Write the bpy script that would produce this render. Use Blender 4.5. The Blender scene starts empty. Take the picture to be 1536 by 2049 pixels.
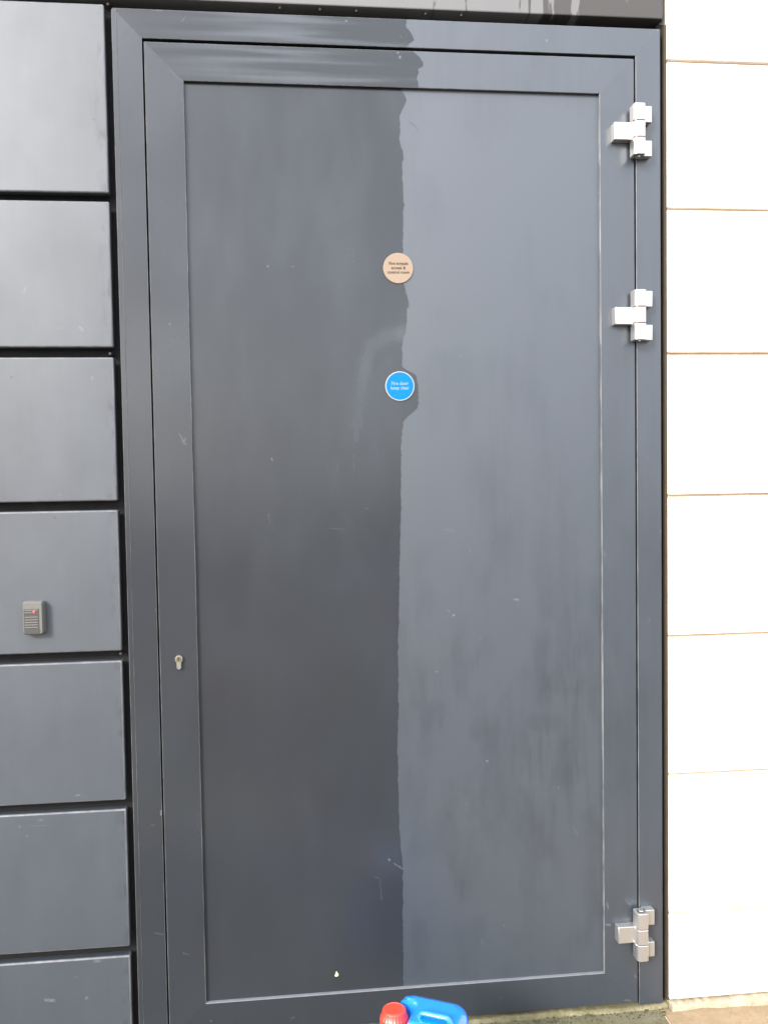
import bpy, bmesh, math, random
from mathutils import Vector, Matrix

random.seed(7)
sc = bpy.context.scene
COL = sc.collection

# ------------------------------------------------------------------ camera
cam_d = bpy.data.cameras.new("camera")
cam = bpy.data.objects.new("camera", cam_d)
COL.objects.link(cam)
RIGHT = Vector((0.99473302, -0.10130076, -0.01563282))
UP = Vector((0.01949034, 0.03720263, 0.99911766))
FWD = Vector((0.10062979, 0.99416001, -0.03898107))
M = Matrix.Identity(4)
for i in range(3):
    M[i][0], M[i][1], M[i][2] = RIGHT[i], UP[i], -FWD[i]
M[0][3], M[1][3], M[2][3] = 0.34148417, -2.08999313, 1.40036561
cam.matrix_world = M
cam_d.sensor_fit = 'VERTICAL'
cam_d.sensor_height = 24.0
cam_d.lens = 24.0 * 1693.5156 / 2049.0
cam_d.clip_start = 0.02
cam_d.clip_end = 2000
sc.camera = cam

# ------------------------------------------------------------------ sky, sun, exposure
SUN_DIR = Vector((-0.85, -1.0, 0.66)).normalized()      # towards the sun
ELEV = math.asin(SUN_DIR.z)
AZ = math.atan2(SUN_DIR.x, SUN_DIR.y)                   # clockwise from +Y
world = bpy.data.worlds.new("World")
sc.world = world
world.use_nodes = True
wn = world.node_tree
wn.nodes.clear()
sky = wn.nodes.new('ShaderNodeTexSky')
sky.sky_type = 'NISHITA'
sky.sun_disc = False
sky.sun_elevation = ELEV
sky.sun_rotation = AZ
sky.air_density = 1.0
sky.dust_density = 1.5
sky.ozone_density = 1.0
hs = wn.nodes.new('ShaderNodeHueSaturation')
hs.inputs['Saturation'].default_value = 0.60            # thin bright cloud greys the sky
bg = wn.nodes.new('ShaderNodeBackground')
bg.inputs['Strength'].default_value = 0.14
wo = wn.nodes.new('ShaderNodeOutputWorld')
wn.links.new(sky.outputs[0], hs.inputs['Color'])
veil = wn.nodes.new('ShaderNodeMix')                     # even cloud deck in front of the blue
veil.data_type = 'RGBA'
veil.inputs[0].default_value = 0.66
# overcast deck: three times brighter overhead than at the horizon, all round alike
tc = wn.nodes.new('ShaderNodeTexCoord')
sxyz = wn.nodes.new('ShaderNodeSeparateXYZ')
wn.links.new(tc.outputs['Generated'], sxyz.inputs[0])
mr = wn.nodes.new('ShaderNodeMapRange')
mr.inputs[1].default_value, mr.inputs[2].default_value = 0.0, 1.0
mr.inputs[3].default_value, mr.inputs[4].default_value = 1.0 / 3.0, 1.0
wn.links.new(sxyz.outputs[2], mr.inputs[0])
deck = wn.nodes.new('ShaderNodeMix')
deck.data_type = 'RGBA'
deck.blend_type = 'MULTIPLY'
deck.inputs[0].default_value = 1.0
deck.inputs[6].default_value = (9.4, 9.6, 10.3, 1.0)
wn.links.new(mr.outputs[0], deck.inputs[7])
wn.links.new(deck.outputs[2], veil.inputs[7])
wn.links.new(hs.outputs[0], veil.inputs[6])
wn.links.new(veil.outputs[2], bg.inputs['Color'])
wn.links.new(bg.outputs[0], wo.inputs['Surface'])

sun_d = bpy.data.lights.new("sun", 'SUN')
sun_d.energy = 1.5
sun_d.angle = math.radians(13)
sun_d.color = (1.0, 0.955, 0.90)
sun = bpy.data.objects.new("sun", sun_d)
sun.rotation_euler = (-SUN_DIR).to_track_quat('-Z', 'Y').to_euler()
sun.location = SUN_DIR * 30
COL.objects.link(sun)

sc.view_settings.view_transform = 'Standard'
sc.view_settings.look = 'None'
sc.view_settings.exposure = 2.1
sc.view_settings.gamma = 1
sc.view_settings.use_curve_mapping = False
sc.render.engine = 'CYCLES'
sc.cycles.max_bounces = 6

# ------------------------------------------------------------------ node helpers
class NT:
    def __init__(s, name):
        s.m = bpy.data.materials.new(name)
        s.m.use_nodes = True
        s.t = s.m.node_tree
        s.t.nodes.clear()
        s.out = s.t.nodes.new('ShaderNodeOutputMaterial')
        s.b = s.t.nodes.new('ShaderNodeBsdfPrincipled')
        s.t.links.new(s.b.outputs[0], s.out.inputs['Surface'])
        g = s.t.nodes.new('ShaderNodeNewGeometry')
        s.pos = g.outputs['Position']
        sp = s.t.nodes.new('ShaderNodeSeparateXYZ')
        s.t.links.new(s.pos, sp.inputs[0])
        s.x, s.y, s.z = sp.outputs
        s._seg = None
    def put(s, v, sock):
        if isinstance(v, bpy.types.NodeSocket):
            s.t.links.new(v, sock)
        else:
            if sock.type == 'RGBA' and len(v) == 3:
                v = (*v, 1.0)
            sock.default_value = v
    def math(s, op, a, b=None, c=None, clamp=False):
        n = s.t.nodes.new('ShaderNodeMath')
        n.operation = op
        n.use_clamp = clamp
        s.put(a, n.inputs[0])
        if b is not None: s.put(b, n.inputs[1])
        if c is not None: s.put(c, n.inputs[2])
        return n.outputs[0]
    def add(s, a, b): return s.math('ADD', a, b)
    def sub(s, a, b): return s.math('SUBTRACT', a, b)
    def mul(s, a, b): return s.math('MULTIPLY', a, b)
    def mx(s, a, b): return s.math('MAXIMUM', a, b)
    def mn(s, a, b): return s.math('MINIMUM', a, b)
    def ramp(s, v, lo, hi, a=0.0, b=1.0):
        n = s.t.nodes.new('ShaderNodeMapRange')
        n.interpolation_type = 'SMOOTHSTEP'
        s.put(v, n.inputs[0])
        n.inputs[1].default_value, n.inputs[2].default_value = lo, hi
        n.inputs[3].default_value, n.inputs[4].default_value = a, b
        return n.outputs[0]
    def lin(s, v, lo, hi, a=0.0, b=1.0):
        n = s.t.nodes.new('ShaderNodeMapRange')
        s.put(v, n.inputs[0])
        n.inputs[1].default_value, n.inputs[2].default_value = lo, hi
        n.inputs[3].default_value, n.inputs[4].default_value = a, b
        return n.outputs[0]
    def mix(s, f, a, b):
        n = s.t.nodes.new('ShaderNodeMix')
        n.data_type = 'RGBA'
        s.put(f, n.inputs[0]); s.put(a, n.inputs[6]); s.put(b, n.inputs[7])
        return n.outputs[2]
    def fmix(s, f, a, b):
        n = s.t.nodes.new('ShaderNodeMix')
        n.data_type = 'FLOAT'
        s.put(f, n.inputs[0]); s.put(a, n.inputs[2]); s.put(b, n.inputs[3])
        return n.outputs[0]
    def vec(s, scale=(1, 1, 1), off=(0, 0, 0)):
        n = s.t.nodes.new('ShaderNodeMapping')
        n.inputs['Scale'].default_value = scale
        n.inputs['Location'].default_value = off
        s.t.links.new(s.pos, n.inputs[0])
        return n.outputs[0]
    def noise(s, scale, stretch=(1, 1, 1), off=(0, 0, 0), detail=3, rough=0.5):
        n = s.t.nodes.new('ShaderNodeTexNoise')
        n.inputs['Scale'].default_value = scale
        n.inputs['Detail'].default_value = detail
        n.inputs['Roughness'].default_value = rough
        s.put(s.vec(stretch, off), n.inputs['Vector'])
        return n.outputs['Fac']
    def voro(s, scale, stretch=(1, 1, 1), off=(0, 0, 0)):
        n = s.t.nodes.new('ShaderNodeTexVoronoi')
        n.inputs['Scale'].default_value = scale
        s.put(s.vec(stretch, off), n.inputs['Vector'])
        return n.outputs['Distance'], n.outputs['Color']
    def specks(s, scale, size, keep, off=(0, 0, 0)):
        """sparse tiny dots: a cell shows one only when its random colour passes"""
        d, c = s.voro(scale, off=off)
        sp = s.t.nodes.new('ShaderNodeSeparateColor')
        s.t.links.new(c, sp.inputs[0])
        on = s.math('GREATER_THAN', sp.outputs[0], 1 - keep)
        r = s.mul(sp.outputs[1], size * scale)
        return s.mul(on, s.math('LESS_THAN', d, r))
    def curve(s, v, pts, lo, hi, vlo, vhi):
        """piecewise line v -> value"""
        n = s.t.nodes.new('ShaderNodeFloatCurve')
        c = n.mapping.curves[0]
        P = [((a - lo) / (hi - lo), (b - vlo) / (vhi - vlo)) for a, b in pts]
        while len(c.points) < len(P):
            c.points.new(0.5, 0.5)
        for q, (a, b) in zip(c.points, P):
            q.location = (a, b); q.handle_type = 'VECTOR'
        n.mapping.update()
        s.put(s.lin(v, lo, hi), n.inputs['Value'])
        return s.lin(n.outputs[0], 0, 1, vlo, vhi)
    def capsule(s, x0, z0, x1, z1, r, soft=0.5):
        """soft mask of a short stroke on the wall"""
        dx, dz = x1 - x0, z1 - z0
        L2 = max(dx * dx + dz * dz, 1e-9)
        px, pz = s.sub(s.x, x0), s.sub(s.z, z0)
        t = s.math('ADD', s.mul(px, dx / L2), s.mul(pz, dz / L2), clamp=True)
        ex = s.math('MULTIPLY_ADD', t, -dx, px)
        ez = s.math('MULTIPLY_ADD', t, -dz, pz)
        d = s.math('SQRT', s.add(s.mul(ex, ex), s.mul(ez, ez)))
        return s.ramp(d, r * (1 - soft), r * (1 + soft), 1.0, 0.0)
    def marks(s, L):
        """(pale, dark) masks of a list of strokes, edges broken by noise"""
        pale = dark = None
        nz = s.mul(s.ramp(s.noise(330, detail=4, rough=0.7), 0.34, 0.66), 0.8)
        for (x0, z0, x1, z1, r, k) in L:
            m = s.mul(s.capsule(x0, z0, x1, z1, r * 0.7, 0.8), abs(k) * 0.52)
            if k > 0: pale = m if pale is None else s.mx(pale, m)
            else: dark = m if dark is None else s.mx(dark, m)
        f = lambda m: s.mul(m, nz) if m is not None else 0.0
        return f(pale), f(dark)
    def bump(s, h, dist, strength=1.0):
        n = s.t.nodes.new('ShaderNodeBump')
        n.inputs['Strength'].default_value = strength
        n.inputs['Distance'].default_value = dist
        s.put(h, n.inputs['Height'])
        s.t.links.new(n.outputs[0], s.b.inputs['Normal'])
    def set(s, **k):
        names = dict(base='Base Color', rough='Roughness', metal='Metallic', spec='Specular IOR Level', ior='IOR',
                     coat='Coat Weight', coatr='Coat Roughness', sss='Subsurface Weight', emi='Emission Color',
                     emis='Emission Strength', tint='Specular Tint')
        for a, v in k.items():
            s.put(v, s.b.inputs[names[a]])
        return s.m

def simple(name, base, rough=0.5, metal=0.0, spec=0.5, vary=0.12, scale=40, bump=0.0):
    n = NT(name)
    f = n.noise(scale, detail=4)
    dark = tuple(c * (1 - vary) for c in base)
    light = tuple(min(1, c * (1 + vary)) for c in base)
    if bump: n.bump(n.noise(scale * 6, off=(3, 1, 7)), bump)
    return n.set(base=n.mix(f, dark, light), rough=n.lin(f, 0.3, 0.7, rough - 0.05, rough + 0.06), metal=metal, spec=spec)

# ------------------------------------------------------------------ the dark powder-coated paint
RAIL_EDGE = [(2.3603, 0.6543), (2.3806, 0.6509), (2.3928, 0.656), (2.4011, 0.6536), (2.4075, 0.6661), (2.4171, 0.6662), (2.4288, 0.6589), (2.4403, 0.6455), (2.4516, 0.626), (2.4603, 0.6335), (2.4702, 0.6447), (2.4902, 0.6352), (2.4994, 0.6255), (2.5162, 0.6282)]
PANEL_EDGE = [(0.109, 0.5851), (0.2263, 0.5856), (0.3302, 0.5858), (0.4077, 0.5883), (0.4854, 0.583), (0.5371, 0.58), (0.6655, 0.5794), (0.7166, 0.5789), (0.8439, 0.5833), (0.9708, 0.584), (1.097, 0.5884), (1.2227, 0.5928), (1.3178, 0.5968), (1.4227, 0.5983), (1.5097, 0.6009), (1.5407, 0.6051), (1.5568, 0.6179), (1.569, 0.6382), (1.5864, 0.6447), (1.6211, 0.6452), (1.6583, 0.6395), (1.6769, 0.6046), (1.7448, 0.6069), (1.7756, 0.6174), (1.8002, 0.6177), (1.8223, 0.6193), (1.8285, 0.6256), (1.8432, 0.6221), (1.8616, 0.6174), (1.88, 0.6127), (1.9779, 0.6116), (2.0023, 0.612), (2.045, 0.6126), (2.0816, 0.6156), (2.112, 0.6136), (2.1362, 0.6127), (2.1751, 0.6121), (2.1921, 0.6173), (2.203, 0.6137), (2.221, 0.609), (2.2633, 0.6084), (2.296, 0.6089), (2.3082, 0.6153), (2.3205, 0.6229), (2.3363, 0.6268), (2.3456, 0.6171), (2.354, 0.6135)]
MARKS_PANEL = [(0.2785, 1.9233, 0.2797, 1.9221, 0.0025, 0.7), (0.339, 1.9227, 0.3402, 1.9215, 0.0025, 0.6), (0.7525, 1.7077, 0.755, 1.7052, 0.0025, 0.5), (0.2785, 1.4555, 0.2808, 1.4506, 0.0025, 0.5), (0.5104, 1.3282, 0.5116, 1.3269, 0.0019, 0.5), (0.7037, 1.2717, 0.7304, 1.2661, 0.0025, 0.25), (0.8251, 1.2526, 0.8264, 1.2513, 0.0019, 0.6), (0.7695, 1.2172, 0.7707, 1.2159, 0.0025, 0.5), (0.71, 1.0667, 0.7151, 1.064, 0.0025, 0.7), (0.7265, 1.0535, 0.7277, 1.0522, 0.0031, 1.0), (0.7952, 0.9926, 0.7952, 0.9913, 0.0019, 0.9), (0.6798, 0.9113, 0.6824, 0.9112, 0.0025, 0.7), (0.8072, 0.6772, 0.8098, 0.6757, 0.0031, 0.7), (0.883, 1.0894, 0.8933, 1.0878, 0.0025, 0.9), (0.5529, 0.4357, 0.5542, 0.4343, 0.0031, 1.0), (0.5668, 0.4245, 0.5883, 0.409, 0.0019, 0.9), (0.5166, 0.3929, 0.5267, 0.3896, 0.0016, 0.3), (0.5292, 0.3856, 0.5322, 0.3337, 0.0016, 0.25), (0.7901, 0.1985, 0.7902, 0.2116, 0.0025, 0.35), (0.847, 0.247, 0.8483, 0.2443, 0.0025, 0.5), (1.0331, 0.4916, 1.0449, 0.4712, 0.0025, 0.3), (0.2684, 1.3193, 0.2715, 1.2946, 0.0012, 0.35), (0.4188, 1.2803, 0.456, 1.277, 0.0012, 0.3), (0.9954, 0.5986, 0.9954, 0.5973, 0.0025, 0.5), (0.7514, 0.5701, 0.754, 0.5661, 0.0019, 0.4)]
MARKS_LEFT = [(0.0139, 2.4418, 0.0341, 2.4158, 0.0025, 0.3), (0.0587, 2.3794, 0.0815, 2.3568, 0.0019, 0.2), (0.0426, 1.7807, 0.0449, 1.7783, 0.0038, 0.3), (0.0597, 1.5172, 0.0745, 1.4905, 0.0016, 0.6), (0.0737, 1.5074, 0.0674, 1.493, 0.0016, 0.6), (0.0628, 1.5003, 0.0747, 1.5026, 0.0012, 0.4), (0.0897, 1.8262, 0.0908, 1.825, 0.0025, 0.8), (0.0367, 0.2371, 0.0512, 0.2323, 0.0016, 0.5)]
MARKS_RIGHT = [(1.1137, 1.2046, 1.1189, 1.198, 0.0044, 0.35), (1.1191, 0.2889, 1.1218, 0.2769, 0.0025, 0.7), (1.1162, 0.2335, 1.1269, 0.2314, 0.0025, 0.8), (1.1923, 0.0921, 1.195, 0.0879, 0.0025, 0.7), (1.172, 0.292, 1.182, 0.276, 0.004, 0.06)]
MARKS_JAMBL = [(-0.003, 1.6531, -0.0009, 1.6412, 0.0031, 0.7), (0.0021, 1.4384, 0.003, 1.4251, 0.0019, 0.5), (-0.006, 1.0918, -0.004, 1.088, 0.0025, 0.8), (-0.031, 0.5635, -0.0227, 0.5605, 0.0019, 0.4), (-0.0296, 0.2923, -0.0082, 0.2866, 0.0019, 0.35), (-0.007, 0.5966, -0.007, 0.5866, 0.0025, 1.0)]
MARKS_JAMBR = [(1.235, 1.0259, 1.235, 1.0246, 0.0025, 0.7), (1.2652, 1.2563, 1.2665, 1.2537, 0.0025, 0.6), (1.2299, 1.4441, 1.2352, 1.4427, 0.0016, 0.5)]
MARKS_HEAD = [(0.0228, 2.5172, 0.0448, 2.5163, 0.0019, 0.4), (0.0895, 2.4945, 0.0991, 2.5053, 0.0012, 0.4), (1.2586, 2.5175, 1.2625, 2.5165, 0.0025, 0.8), (0.9764, 2.4821, 0.9763, 2.4797, 0.0025, 1.0), (0.4793, 2.5093, 0.4805, 2.5094, 0.0031, 0.9), (0.6117, 2.4774, 0.6129, 2.4762, 0.0019, 0.4)]
MARKS_RAIL = [(0.6049, 2.4389, 0.6049, 2.4378, 0.0031, 1.0), (0.6097, 2.4284, 0.6097, 2.4272, 0.0038, 1.0)]
MARKS_CLAD = [(-0.2918, 1.8535, -0.2869, 1.8652, 0.0038, 0.3), (-0.1661, 1.7719, -0.1605, 1.766, 0.0038, 0.5), (-0.2293, 1.7705, -0.2064, 1.7694, 0.0019, 0.25), (-0.1417, 1.6536, -0.1407, 1.6477, 0.0038, 0.4), (-0.2238, 1.376, -0.2238, 1.3748, 0.0025, 0.5), (-0.1238, 0.9984, -0.1215, 0.9971, 0.0025, 0.9), (-0.2079, 0.645, -0.1984, 0.647, 0.0025, 0.8), (-0.1961, 0.6469, -0.1629, 0.6525, 0.0019, -0.5), (-0.2938, 0.5897, -0.2868, 0.5893, 0.0031, 0.6), (-0.3408, 0.5764, -0.3408, 0.5752, 0.0025, 0.8), (-0.3241, 0.5522, -0.3229, 0.5509, 0.0025, 0.6), (-0.2932, 0.1444, -0.2744, 0.1417, 0.005, 0.6), (-0.1975, 0.1406, -0.1951, 0.1429, 0.0038, 0.6), (-0.3175, 0.5775, -0.2709, 0.5748, 0.0012, 0.3), (-0.2232, 0.1951, -0.2173, 0.1959, 0.0025, 0.4), (-0.2559, 1.0756, -0.2535, 1.0779, 0.0025, -0.4), (-0.1747, 0.2317, -0.1628, 0.232, 0.0038, 0.6), (-0.2046, 2.0236, -0.2024, 2.0236, 0.0025, -0.4)]
REFL_ARC = [(0.612, 1.7596), (0.5884, 1.7585), (0.5571, 1.7501), (0.5319, 1.729), (0.5165, 1.6956), (0.5045, 1.6464), (0.4962, 1.5972), (0.489, 1.5356)]

def paint(name, mode, marks):
    """anthracite coating; where it has not been wiped clean it carries a chalky bloom that reflects the sky more widely"""
    n = NT(name)
    jag = n.sub(n.noise(55, detail=4, rough=0.6, off=(1, 0, 2)), 0.5)
    streak = n.noise(1.0, stretch=(38, 1, 2.2), detail=4, rough=0.55)          # vertical run marks
    blot = n.noise(1.0, stretch=(9, 1, 4.5), off=(5, 0, 1), detail=4, rough=0.6)
    fine = n.noise(1.0, stretch=(170, 1, 10), off=(2, 0, 9), detail=3)
    cloud = n.noise(2.2, off=(8, 0, 3), detail=2)
    sm = n.noise(1.0, stretch=(2.2, 1, 42), off=(4, 0, 6), detail=2, rough=0.4)           # wiping strokes along the rails
    if mode == 'panel':
        e = n.curve(n.z, PANEL_EDGE, 0.09, 2.36, 0.45, 0.75)
        tatter = n.mul(n.sub(n.noise(190, detail=3, rough=0.7, off=(2, 2, 2)), 0.5), n.ramp(n.z, 1.0, 1.7, 0.004, 0.010))
        d = n.sub(n.x, n.add(e, n.add(n.mul(jag, 0.008), tatter)))
        m = n.ramp(d, -0.0020, 0.0022)
        # person's reflection painted in: an arch and streaks below it, washed side only
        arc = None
        for i, ((a, b), (c, dd)) in enumerate(zip(REFL_ARC, REFL_ARC[1:])):
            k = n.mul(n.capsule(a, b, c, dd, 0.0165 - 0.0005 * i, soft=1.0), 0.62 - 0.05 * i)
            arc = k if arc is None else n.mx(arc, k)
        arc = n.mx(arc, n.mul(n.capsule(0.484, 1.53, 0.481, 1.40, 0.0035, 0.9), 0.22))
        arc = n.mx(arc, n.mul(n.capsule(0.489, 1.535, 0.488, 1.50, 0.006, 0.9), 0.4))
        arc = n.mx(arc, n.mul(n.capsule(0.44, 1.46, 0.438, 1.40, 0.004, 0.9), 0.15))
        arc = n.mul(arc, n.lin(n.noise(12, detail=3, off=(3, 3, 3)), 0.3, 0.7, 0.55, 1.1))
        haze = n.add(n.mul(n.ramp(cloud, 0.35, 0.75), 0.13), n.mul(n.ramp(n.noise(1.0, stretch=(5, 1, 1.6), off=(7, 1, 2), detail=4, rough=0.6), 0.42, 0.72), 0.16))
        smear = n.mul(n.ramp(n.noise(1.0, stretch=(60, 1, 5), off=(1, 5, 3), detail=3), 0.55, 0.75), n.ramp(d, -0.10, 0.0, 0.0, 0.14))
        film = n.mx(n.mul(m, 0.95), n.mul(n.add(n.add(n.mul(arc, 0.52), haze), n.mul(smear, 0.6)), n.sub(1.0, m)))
    elif mode == 'rail':
        e = n.curve(n.z, RAIL_EDGE, 2.355, 2.522, 0.55, 0.75)
        d = n.sub(n.x, n.add(e, n.mul(jag, 0.008)))
        m = n.ramp(d, -0.0012, 0.0012)
        far = n.mul(n.ramp(n.x, 0.62, 0.30), 0.8)
        fade = n.ramp(n.x, -0.02, 0.34, 0.14, 1.0)
        wipe = n.ramp(n.add(sm, n.mul(n.sub(far, 0.5), 0.26)), 0.40, 0.72)
        film = n.mx(n.mul(m, 0.86), n.mul(n.mul(wipe, fade), 0.55))
    elif mode == 'left':
        film = n.add(0.05, n.mul(n.ramp(cloud, 0.3, 0.7), 0.20))
    elif mode == 'right':
        film = n.add(0.80, n.mul(n.sub(cloud, 0.5), 0.3))
    elif mode == 'low':
        film = n.ramp(n.x, 0.35, 1.2, 0.10, 0.72)
    elif mode == 'clad':
        film = n.add(0.84, n.mul(n.sub(n.noise(1.0, stretch=(7, 1, 5), off=(4, 4, 9), detail=5, rough=0.6), 0.5), 0.5))
    # how even the bloom lies
    un = n.add(n.mul(n.sub(streak, 0.5), 0.14 if mode == 'clad' else 0.24), n.add(n.mul(n.sub(blot, 0.5), 0.36), n.mul(n.sub(fine, 0.5), 0.10 if mode == 'clad' else 0.20)))
    if mode == 'panel':
        low = n.ramp(n.z, 1.35, 0.85)                    # scrubbed patches and runs on the lower half
        patch = n.ramp(n.noise(1.0, stretch=(11, 1, 6), off=(1.3, 0, 4.1), detail=4, rough=0.6), 0.46, 0.66)
        un = n.sub(un, n.mul(n.mul(patch, low), 0.15))
        # brushed-looking runs where the lower right was scrubbed
        brush = n.ramp(n.noise(1.0, stretch=(26, 1, 3.0), off=(2.7, 0, 8.3), detail=5, rough=0.62), 0.49, 0.58)
        zone = n.mul(n.mul(n.ramp(n.z, 1.15, 0.85), n.ramp(n.x, 0.80, 0.98)), n.ramp(n.z, 0.30, 0.60))
        un = n.sub(un, n.mul(n.mul(brush, zone), 0.13))
        drip = n.mul(n.ramp(n.noise(1.0, stretch=(75, 1, 7), off=(9, 0, 1.7), detail=3), 0.58, 0.70), n.ramp(n.z, 0.55, 0.2))
        un = n.add(un, n.mul(drip, 0.10))
        refl_band = n.mul(n.capsule(0.62, 1.757, 0.86, 1.744, 0.026, 1.0), n.ramp(n.x, 0.95, 0.62))  # reflected outline's pale band carried to the right, painted into the bloom
        un = n.add(un, n.mul(refl_band, 0.16))
        un = n.add(un, n.mul(n.ramp(n.noise(1.0, stretch=(4.5, 1, 2.6), off=(6, 3, 5), detail=3), 0.42, 0.66), 0.16))
        # rubbed spot
        rb = n.capsule(0.935, 0.772, 0.985, 0.768, 0.022, 0.35)
        un = n.sub(un, n.mul(rb, 0.10))
        # faint scuffs by the upper notch
        sc_ = n.mx(n.capsule(0.633, 2.277, 0.646, 2.268, 0.002, .6), n.capsule(0.646, 2.268, 0.651, 2.258, 0.0015, .6))
        un = n.sub(un, n.mul(sc_, 0.35))
    f2 = n.math('ADD', film, n.mul(n.mul(un, film), 1.0), clamp=True)
    pale, dark = n.marks(marks)
    grit = n.mx(n.specks(26, 0.0016, 0.10), n.specks(60, 0.0009, 0.10, off=(3, 1, 2)))
    pale = n.mx(pale, n.mul(grit, n.mul(n.noise(5, off=(6, 6, 6)), 0.40)))
    clean = (0.0190, 0.0208, 0.0250)
    bloom = (0.0252, 0.0325, 0.0440)
    base = n.mix(f2, clean, bloom)
    base = n.mix(n.ramp(n.noise(3.1, off=(9, 2, 4), detail=3), 0.35, 0.65), base, n.mix(0.08, base, (0.024, 0.040, 0.036)))
    if mode == 'clad':
        gx = n.ramp(n.x, -0.125, -0.092)
        gr = n.mul(gx, n.ramp(n.noise(1.0, stretch=(40, 1, 16), off=(3, 8, 1), detail=4, rough=0.65), 0.48, 0.66))
        spots = n.specks(34, 0.0030, 0.07, off=(9, 1, 4))
        base = n.mix(n.mul(gr, 0.28), base, (0.012, 0.012, 0.012))
        base = n.mix(n.mul(spots, 0.35), base, (0.010, 0.010, 0.012))
        f2 = n.mul(f2, n.sub(1.0, n.mul(gr, 0.2)))
        spec_cut = n.sub(1.0, n.mul(n.mx(gr, spots), 0.2))
    if dark != 0.0: base = n.mix(dark, base, (0.012, 0.012, 0.013))
    base = n.mix(pale, base, (0.34, 0.34, 0.33))
    wob = n.mul(n.sub(blot, 0.5), 0.10)
    rough = n.add(n.fmix(f2, 0.22, 0.42), wob)
    if mode == 'clad': rough = n.add(0.50, n.mul(wob, 0.6))
    spec = n.fmix(f2, 0.42, 1.0)
    if mode == 'clad': spec = n.mul(n.mul(spec, spec_cut), 0.9)
    spec = n.fmix(pale, spec, 0.4)
    n.bump(n.add(n.noise(900, detail=1), n.mul(n.noise(4, off=(1, 2, 3), detail=1), 6)), 0.00012, 0.5)
    return n.set(base=base, rough=rough, spec=spec, ior=1.55)

def worn_lit(name, k):
    """arrises of the same coating: rubbed wear plus edge highlight painted into the colour"""
    n = NT(name)
    f = n.ramp(n.noise(1.0, stretch=(40, 40, 14), detail=4, rough=0.6), 0.30, 0.75)
    base = n.mix(n.mul(f, k), (0.060, 0.064, 0.072), (0.22, 0.215, 0.205))
    return n.set(base=base, rough=0.42, spec=0.8)

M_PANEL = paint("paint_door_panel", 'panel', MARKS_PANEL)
M_RAIL = paint("paint_top_rail", 'rail', MARKS_RAIL)
M_HEAD = paint("paint_frame_head", 'rail', MARKS_HEAD)
M_LEFT = paint("paint_hinge_free_stile", 'left', MARKS_LEFT)
M_RIGHT = paint("paint_hinge_stile", 'right', MARKS_RIGHT)
M_LOW = paint("paint_bottom_rail", 'low', [(0.10, 0.06, 0.102, 0.061, 0.002, 0.7), (0.30, 0.05, 0.306, 0.052, 0.003, 0.3), (0.83, 0.06, 0.838, 0.06, 0.003, 0.25), (1.165, 0.028, 1.18, 0.026, 0.003, 0.5)])
M_JAMBL = paint("paint_left_jamb", 'left', MARKS_JAMBL)
M_JAMBR = paint("paint_right_jamb", 'right', MARKS_JAMBR)
M_CLAD = paint("paint_cladding", 'clad', MARKS_CLAD)
M_EDGE = worn_lit("worn_lit_paint_edge", 0.8)  # rubbed paint, with the light caught by edges and reveals painted in
M_CEDGE = worn_lit("worn_lit_cladding_edge", 0.35)  # highlight along the folded panel edges painted as a paler colour
M_DUSTLIT = simple("dusty_lit_ledge", (0.115, 0.12, 0.13), 0.8, vary=0.25, scale=60)  # dust, with the sky's light on the upward ledge painted in
M_BLACK = simple("black_backing", (0.006, 0.006, 0.0065), 0.85, vary=0.3)
M_SEAL = simple("dirty_brown_sealant", (0.040, 0.030, 0.017), 0.8, spec=0.3, vary=0.35, scale=50)
M_RUST = simple("dull_fixing_metal", (0.035, 0.031, 0.026), 0.7, metal=0.0, vary=0.3, scale=300)

def fascia_mat():
    n = NT("paint_fascia")
    sp = n.noise(1.0, stretch=(22, 1, 3.5), detail=4, rough=0.55, off=(0.3, 0, 0))
    # chalky run-off on the left thins out into separate drips to the right
    side = n.ramp(n.x, 0.78, 1.16)
    m = n.ramp(n.sub(sp, n.mul(side, 0.30)), 0.315, 0.345)
    v = n.noise(9, detail=4, off=(3, 0, 2))
    base = n.mix(m, (0.038, 0.034, 0.029), n.mix(v, (0.095, 0.093, 0.092), (0.120, 0.116, 0.115)))
    n.bump(n.noise(700, detail=1), 0.0001, 0.4)
    return n.set(base=base, rough=n.fmix(m, 0.40, 0.6), spec=n.fmix(m, 0.5, 0.7))
M_FASCIA = fascia_mat()

# ------------------------------------------------------------------ stone, mortar, ground
def stone_mat():
    n = NT("pale_limestone")
    a = n.noise(14, detail=5, rough=0.65)
    b = n.noise(160, detail=3, off=(2, 4, 1))
    base = n.mix(n.ramp(a, 0.3, 0.7), (0.66, 0.60, 0.52), (0.76, 0.71, 0.64))
    base = n.mix(n.ramp(b, 0.58, 0.75, 0.0, 0.35), base, (0.52, 0.46, 0.38))
    # soil splash near the pavement
    sp = n.mul(n.ramp(n.z, 0.06, 0.0), n.ramp(n.noise(30, detail=4, off=(1, 1, 8)), 0.42, 0.62))
    base = n.mix(n.mul(sp, 0.7), base, (0.34, 0.28, 0.17))
    n.bump(n.add(b, n.mul(a, 2.0)), 0.0006, 0.7)
    return n.set(base=base, rough=0.85, spec=0.3)
M_STONE = stone_mat()
M_MORTAR = simple("sandy_mortar", (0.50, 0.375, 0.265), 0.95, spec=0.2, vary=0.25, scale=120, bump=0.0008)

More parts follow.
